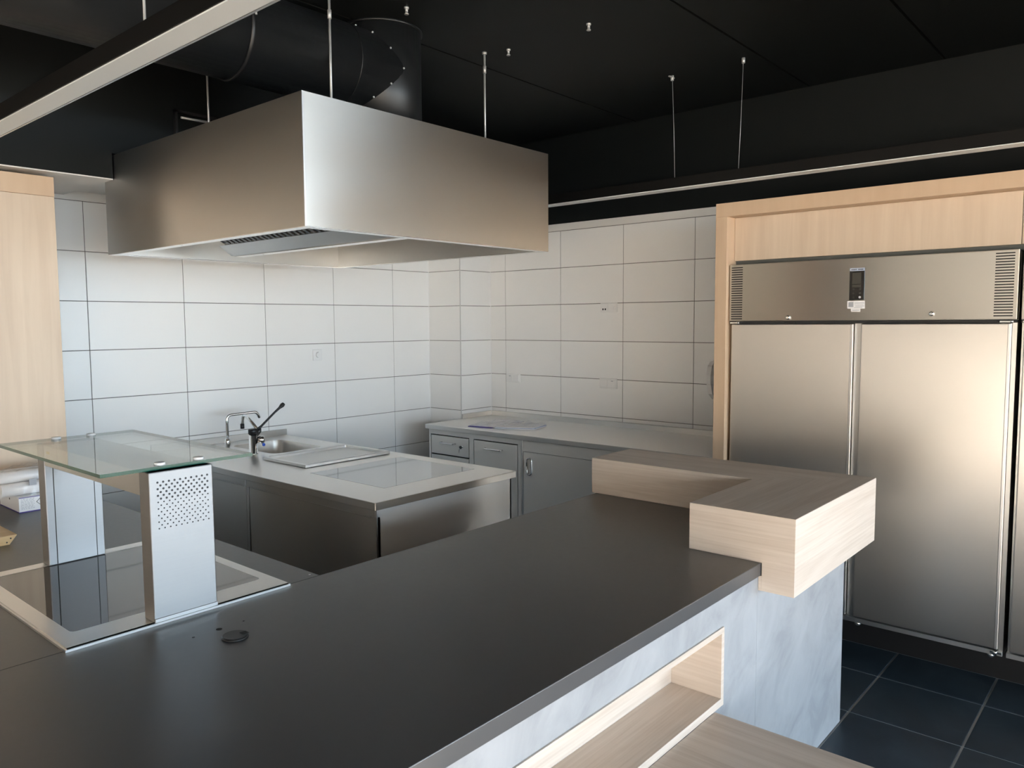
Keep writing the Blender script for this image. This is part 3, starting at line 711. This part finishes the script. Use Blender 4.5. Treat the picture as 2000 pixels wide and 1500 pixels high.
pen_cabinet(-2.258, -1.118, 'stainless steel base cabinet under the hob end of the peninsula', (.042, .024))
# flush hob
hb = thing('glass_hob', 'flush grey glass induction hob set into the steel peninsula', 'hob', ((HB[0]+HB[1])/2, (HB[2]+HB[3])/2, ZS-.006))
obj('glass_plate', B(HB[0]+.002, HB[1]-.002, HB[2]+.002, HB[3]-.002, ZS-.006, ZS+.0002), 'grey_glass', hb)
obj('seal', ring_plate(new_bm(), (HB[0]+.0002, HB[1]-.0002, HB[2]+.0002, HB[3]-.0002), rrect(HB[0]+.002, HB[1]-.002, HB[2]+.002, HB[3]-.002, .001, 1), ZS-.006, ZS-.0005), 'dark_gap', hb)
# tray upside down rim up
TR = (-2.590, -1.962, -1.300, -.855)
tr = thing('steel_tray', 'shallow rectangular steel tray lying between the sink and the glass hob', 'tray', ((TR[0]+TR[1])/2, (TR[2]+TR[3])/2, ZS))
obj('tray_base', B(TR[0]+.02, TR[1]-.02, TR[2]+.02, TR[3]-.02, ZS+.0005, ZS+.004), 'steel_iso', tr)
rb = ring_plate(new_bm(), TR, rrect(TR[0]+.022, TR[1]-.022, TR[2]+.022, TR[3]-.022, .012, 3), ZS+.002, ZS+.020)
bmesh.ops.bevel(rb, geom=[e for e in rb.edges if e.calc_length() > .1], offset=.002, segments=1, affect='EDGES')
obj('tray_rim', rb, 'steel_lip', tr)
# taps
tp = thing('column_tap', 'slim chrome tap with square-bent swivel spout behind the sink', 'tap', (-2.499, -.28, ZS))
obj('base', tube(new_bm(), [(-2.499, -.28, ZS), (-2.499, -.28, ZS+.065), (-2.499, -.28, ZS+.07)], [.017, .017, .012], 18), 'chrome', tp)
obj('spout', tube(new_bm(), arc_path([(-2.499, -.28, ZS+.06), (-2.499, -.28, 1.236), (-2.29, -.30, 1.242), (-2.27, -.30, 1.20)], .035, 8), .0095, 14), 'chrome', tp)
mx_ = thing('mixer_tap', 'thick chrome mixer tap with long black elbow lever left of sink', 'tap', (-2.50, -.60, ZS))
obj('body', tube(new_bm(), [(-2.50, -.60, ZS), (-2.50, -.60, ZS+.004), (-2.50, -.60, ZS+.004), (-2.50, -.60, 1.140)], [.034, .034, .027, .027], 24), 'chrome', mx_)
obj('cap', tube(new_bm(), [(-2.50, -.60, 1.140), (-2.50, -.60, 1.168), (-2.50, -.60, 1.172)], [.029, .029, .024], 24), 'black_soft', mx_)
obj('side_valve', tube(new_bm(), [(-2.478, -.612, 1.10), (-2.448, -.63, 1.10), (-2.440, -.635, 1.10)], [.022, .026, .018], 18), 'chrome', mx_)
obj('spout', tube(new_bm(), arc_path([(-2.462, -.60, 1.160), (-2.455, -.45, 1.243), (-2.44, -.38, 1.235), (-2.44, -.37, 1.17)], .035, 6), .010, 14), 'chrome', mx_)
obj('nozzle', tube(new_bm(), [(-2.44, -.37, 1.148), (-2.44, -.37, 1.18)], .013, 14), 'black_soft', mx_)
lv = obj('lever', tube(new_bm(), [(-2.47, -.603, 1.165), (-2.44, -.603, 1.185), (-2.34, -.603, 1.265), (-2.305, -.603, 1.29), (-2.285, -.603, 1.305), (-2.272, -.603, 1.315)], [.010, .0075, .007, .0085, .015, .012], 12), 'black_soft', mx_)
obj('lever_joint', tube(new_bm(), [(-2.478, -.605, 1.13), (-2.462, -.61, 1.155), (-2.458, -.61, 1.175)], [.012, .015, .011], 12), 'black_soft', mx_)
obj('blue_mark', disc(new_bm(), (-2.448, -.640, 1.068), .010, 'y', 12, .006), 'blue_mark', mx_)

# ------------------------------------------------------------------ island bar
ZI, ZIB = .9785, .932
IY0, IYB = -3.9646, -2.8495
wt = thing('bar_worktop', 'matt charcoal L-shaped bar worktop filling the foreground', 'worktop', (-3.5, -3.4, ZIB))
obj('long_slab', B(-5.6, -1.586, IY0, IYB-.0105, ZIB, ZI, .002, 2), 'worktop', wt)
obj('side_slab', B(-5.6, -3.6015, IYB-.0095, -.668, ZIB, ZI, .0008), 'worktop', wt)
gr = obj('cable_grommet', tube(new_bm(), [(-4.066, -3.123, ZI), (-4.066, -3.123, ZI+.003), (-4.066, -3.123, ZI+.006)], [.036, .036, .033], 32), 'black_gloss', wt)
obj('grommet_cap', disc(new_bm(), (-4.066, -3.123, ZI+.0055), .0325, 'z', 32, .002), 'black_soft', gr)
obj('cable_slot', B(-4.052, -4.034, -3.142, -3.122, ZI+.0075, ZI+.0085), 'dark_gap', gr)
for x, y, r_ in ((-4.066, -3.037, .0085), (-4.141, -3.036, .004), (-3.989, -3.035, .003), (-3.62, -2.828, .004)):
    obj('drill_hole' if r_ != .004 or y > -3 else 'drill_hole', disc(new_bm(), (x, y, ZI), r_, 'z', 16, .0006), 'dark_gap' if y < -2.9 else 'white_plastic', wt)
ib = thing('bar_counter', 'grey concrete-look bar front with a long oak-lined niche', 'counter base', (-3.5, -3.45, 0))
CY = -3.955
NX0, NX1, NZ0, NZ1 = -5.45, -2.790, .562, .830
obj('front_panel', B(-2.515, -1.560, CY, CY+.018, .0, ZIB-.001, .0005), 'concrete', ib)
bm = new_bm(); box(bm, -5.58, -2.5165, CY, CY+.018, NZ1, ZIB-.001); box(bm, -5.58, -2.5165, CY, CY+.018, 0, NZ0); box(bm, NX1, -2.5165, CY, CY+.018, NZ0, NZ1); box(bm, -5.58, NX0, CY, CY+.018, NZ0, NZ1)
obj('front_panel', bm, 'concrete', ib)
obj('end_panel', B(-1.578, -1.560, CY+.018, -2.90, 0, ZIB-.001), 'concrete', ib)
obj('rear_panel', B(-3.62, -2.07, -2.90, -2.882, .08, ZIB-.001), 'dark_panel', ib); obj('rear_panel', B(-2.069, -1.578, -2.90, -2.882, .08, ZIB-.001), 'concrete', ib)
obj('wing_side_panel', B(-3.638, -3.62, -2.882, -.668, .08, ZIB-.001), 'dark_panel', ib)
obj('wing_plinth', B(-3.70, -3.68, -2.95, -.668, 0, .08), 'black_soft', ib)
obj('rear_plinth', B(-3.68, -1.60, -2.95, -2.93, 0, .08), 'black_soft', ib)
bt = .019; ny = -3.775
ni = obj('niche_bottom', B(NX0, NX1, CY-.006, ny, NZ0, NZ0+.027, .0008), 'wood_x', ib)
obj('niche_top', B(NX0, NX1, CY-.006, ny, NZ1-bt, NZ1, .0008), 'wood_x', ib)
obj('niche_side', B(NX1-bt, NX1, CY-.006, ny, NZ0+.027, NZ1-bt, .0008), 'wood_y', ib)
obj('niche_side', B(NX0, NX0+bt, CY-.006, ny, NZ0+.027, NZ1-bt, .0008), 'wood_y', ib)
obj('niche_back', B(NX0, NX1, ny, ny+.012, NZ0, NZ1), 'wood_x', ib)
# raised oak shelf on the end of the bar
WZ0_, WZ1_ = .8773, 1.1553; WXB, WX0, WX1, WYB, WYI, WY0 = -1.9417, -2.5118, -1.5819, -2.836, -3.6814, -4.0858
sh = thing('bar_shelf', 'raised L-shaped oak box shelf standing on the end of the bar', 'shelf', ((WX0+WX1)/2, (WYB+WY0)/2, ZI))
bm = prism(new_bm(), [(WXB, WYB), (WX1, WYB), (WX1, WY0), (WXB, WYI)], 'z', ZI+.0003, WZ1_)
bmesh.ops.bevel(bm, geom=bm.edges[:], offset=.001, segments=1, affect='EDGES'); obj('long_box', bm, 'wood_y', sh)
bm = prism(new_bm(), [(WX0, WYI), (WX0, WY0), (WX1, WY0), (WXB, WYI)], 'z', ZI+.0003, WZ1_)
bmesh.ops.bevel(bm, geom=bm.edges[:], offset=.001, segments=1, affect='EDGES'); fb = obj('front_box', bm, 'wood_x', sh)
obj('overhang', B(WX0, WX1, WY0+.0002, IY0-.0025, WZ0_, ZI+.001, .0008), 'wood_x', sh)
obj('overhang_return', B(WX0+.0, WX1, IY0-.0025, CY-.001, WZ0_, ZIB-.0015), 'wood_x', sh)
# low oak table against the bar front
tb = thing('oak_table', 'low oak table top butting against the concrete bar front', 'table', (-3.6, -4.6, 0))
obj('tabletop', B(-4.45, -2.854, -5.3, CY-.0062, .520, .5615, .0005), 'wood_y', tb)
obj('side_panel', B(-2.91, -2.872, -5.25, CY-.012, 0, .520), 'wood_y', tb)
obj('side_panel', B(-4.43, -4.392, -5.25, CY-.012, 0, .520), 'wood_y', tb)

# ceramic hob with serving bridge on the left wing
CH = (-4.409, -3.727, -2.876, -1.998); CI = (-4.356, -3.769, -2.768, -2.060)
chb = thing('ceramic_hob', 'black ceramic hob in a wide steel frame set into charcoal worktop', 'hob', ((CH[0]+CH[1])/2, (CH[2]+CH[3])/2, ZI))
ri = rrect(*CI, .018, 4)
obj('steel_frame', ring_plate(new_bm(), (CH[0]+.005, CH[1]-.005, CH[2]+.005, CH[3]-.005), ri, ZI+.0005, ZI+.011), 'steel_top', chb)
obj('frame_lip', ring_plate(new_bm(), CH, rrect(CH[0]+.007, CH[1]-.007, CH[2]+.007, CH[3]-.007, .003, 2), ZI+.0003, ZI+.007), 'steel_lip', chb)
obj('glass_plate', B(CI[0]-.004, CI[1]+.004, CI[2]-.004, CI[3]+.004, ZI+.0005, ZI+.0105), 'black_glass', chb)
sb = thing('serving_bridge', 'steel serving bridge with two posts and a green-edged glass shelf over the hob', 'food warmer', (-4.08, -2.45, ZI+.013))
QX0, QX1 = -4.176, -3.986; ZQ = ZI+.011; ZT = 1.4228
def post(y0, y1, panel_y=None):
    p = obj('post', B(QX0, QX1, y0, y1, ZQ, ZT, .003, 2), 'steel_post', sb)
    if panel_y is not None:
        for x in (QX0+.026, QX1-.030): obj('groove', B(x, x+.0025, panel_y-.0006, panel_y+.001, ZQ+.003, 1.35), 'dark_gap', p)
        obj('inset_panel', B(QX0+.0285, QX1-.030, panel_y-.0012, panel_y+.001, ZQ+.003, 1.35, .0004), 'steel_post', p)
    return p
pf = post(-2.882, -2.818); post(-2.067, -2.005, -2.067)
obj('foot_strip', B(QX0+.0, QX1, -2.8855, -2.882, ZQ, ZQ+.012, .001), 'steel_lip', pf)
ho = new_bm()
for r_ in range(15):
    for c_ in range(10):
        x = QX0+.024 + c_*.0165 + (.00825 if r_ % 2 else 0); z = ZT-.030 - r_*.0095
        if x < QX1-.016: disc(ho, (x, -2.8825, z), .0033 if r_ < 6 else .0023, 'y', 8, .0008)
obj('perforation', ho, 'ink', pf, 'stuff')
bm_ = obj('beam', B(QX0+.002, QX1-.002, -2.818, -2.067, 1.350, ZT-.001, .001), 'steel_iso', sb)
GX0, GX1, GY0, GY1, GZ0, GZ1 = -4.295, -3.838, -2.857, -1.996, 1.424, 1.434
gb = B(GX0, GX1, GY0, GY1, GZ0, GZ1)
for f in gb.faces: f.material_index = 0 if abs(f.normal.z) > .5 else 1
gs = obj('glass_shelf', gb, ['clear', 'glass_edge'], sb)
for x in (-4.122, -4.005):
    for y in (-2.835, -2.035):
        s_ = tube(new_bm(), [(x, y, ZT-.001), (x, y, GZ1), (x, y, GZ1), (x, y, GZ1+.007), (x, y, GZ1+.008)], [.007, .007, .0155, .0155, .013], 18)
        obj('standoff', s_, 'white_plastic', sb)  # steel caps; the white stands in for light reflected off their tops
obj('sticker', B(-4.1775, -4.176, -2.125, -2.100, 1.395, 1.404), 'brass', sb)

# carton, wrapped rolls and plywood offcut on the left wing
cb = thing('carton', 'small white cardboard box with warning diamond on charcoal worktop', 'box', (-3.83, -.92, ZI))
bx = (-3.964, -3.690, -1.057, -.79)
obj('box_body', B(*bx, ZI+.004, 1.051, .001), 'paper', cb)
obj('violet_base', B(bx[0]-.0005, bx[1]+.0005, bx[2]-.0005, bx[3]+.0005, ZI, ZI+.0045), 'violet', cb)
obj('violet_line', B(bx[0]+.0, bx[1], bx[2]-.0008, bx[2], 1.046, 1.0495), 'violet', cb)
wx, wz, wh = -3.872, 1.021, .021
dm = new_bm()
for s0, s1 in (((-1, 0), (0, 1)), ((0, 1), (1, 0)), ((1, 0), (0, -1)), ((0, -1), (-1, 0))):
    a = [(wx+s0[0]*wh, wz+s0[1]*wh), (wx+s1[0]*wh, wz+s1[1]*wh), (wx+s1[0]*wh*.87, wz+s1[1]*wh*.87), (wx+s0[0]*wh*.87, wz+s0[1]*wh*.87)]
    prism(dm, a, 'y', bx[2]-.001, bx[2]-.0001)
wd = obj('warning_diamond', dm, 'ink', cb)
ex = new_bm(); prism(ex, [(wx-.003, wz+.012), (wx+.003, wz+.012), (wx+.0018, wz-.003), (wx-.0018, wz-.003)], 'y', bx[2]-.001, bx[2]-.0001); disc(ex, (wx, bx[2]-.001, wz-.008), .0024, 'y', 10, .0009)
obj('exclamation_mark', ex, 'ink', wd)
tx = new_bm()
for k in range(8):
    z = 1.040-.0065*k; x = -3.955
    while x < -3.902:
        w = random.uniform(.004, .012); box(tx, x, min(x+w, -3.900), bx[2]-.0005, bx[2]-.0001, z, z+.0018); x += w+.003
obj('print_lines', tx, 'grey_ink', cb)
obj('side_mark', disc(new_bm(), (bx[0]-.0006, -.93, 1.03), .005, 'x', 10, .0006), 'ink', cb)
rl = thing('wrapped_rolls', 'bundle of white rolls in clear crinkled plastic on top of carton', 'package', (-3.85, -.92, 1.052))
for i, (y, z, r_) in enumerate(((-1.00, 1.083, .03), (-.935, 1.083, .03), (-.87, 1.083, .03), (-.965, 1.135, .028), (-.90, 1.135, .028))):
    obj('roll', tube(new_bm(), [(-4.02, y, z), (-3.72, y, z)], r_, 20), 'white_plastic', rl)
pf_ = new_bm(); n, m_ = 18, 16; g = []
for i in range(n+1):
    row = []
    for j in range(m_+1):
        u = i/n; a = math.pi*(j/m_)
        x = -4.07+.40*u; sq = .75+.25*math.sin(math.pi*u)
        y = -.935-.115*math.cos(a)*1.05; z = 1.055+.128*math.sin(a)**.7*sq
        row.append(pf_.verts.new((x+random.uniform(-.005, .005), y+random.uniform(-.008, .008), max(1.054, z+random.uniform(-.007, .007)))))
    g.append(row)
for i in range(n):
    for j in range(m_): pf_.faces.new((g[i][j], g[i+1][j], g[i+1][j+1], g[i][j+1]))
obj('plastic_wrap', pf_, 'film', rl)
obj('label_patch', B(-3.915, -3.885, -1.052, -1.046, 1.10, 1.13), 'grey_ink', rl)
pw = thing('plywood_offcut', 'raw plywood offcut with slanted end at the left edge of worktop', 'wood offcut', (-4.35, -1.45, ZI))
pp = prism(new_bm(), [(-4.75, ZI), (-4.163, ZI), (-4.135, ZI+.035), (-4.75, ZI+.035)], 'y', -1.60, -1.33)
obj('board', pp, 'plywood', pw)
for x, z in ((-4.158, ZI+.024), (-4.172, ZI+.010)): obj('screw_hole', disc(new_bm(), (x, -1.6008, z), .003, 'y', 10, .0008), 'ink', pw)

# tall wooden cabinets at the left
LX = -3.612
tc_ = thing('tall_cabinet', 'tall pale wooden cabinet at the left edge in front of the tiles', 'cabinet', (-5, -.33, 0))
obj('top_rail', B(-8.95, LX, -.668, -.003, 2.494, 2.592, .001), 'wood_frame', tc_)
obj('door_panel', B(-4.60, LX, -.664, -.62, .98, 2.493, .001), 'wood_z', tc_)
obj('door_panel', B(-5.59, -4.603, -.664, -.62, .08, 2.493, .001), 'wood_z', tc_)
obj('door_panel', B(-6.6, -5.593, -.664, -.62, .08, 2.493, .001), 'wood_z', tc_)
obj('door_panel', B(-8.1, -6.603, -.664, -.62, .08, 2.493, .001), 'wood_z', tc_)
obj('door_panel', B(-8.95, -8.103, -.664, -.62, .08, 2.493, .001), 'terracotta', tc_, label='unseen terracotta front added for its reflection')  # out-of-view front added to give the refrigerator steel an orange reflection
obj('side_panel', B(LX-.02, LX, -.62, -.003, 0, 2.493), 'wood_z', tc_)
obj('lower_panel', B(-4.60, LX, -.664, -.62, 0, .979), 'wood_z', tc_)
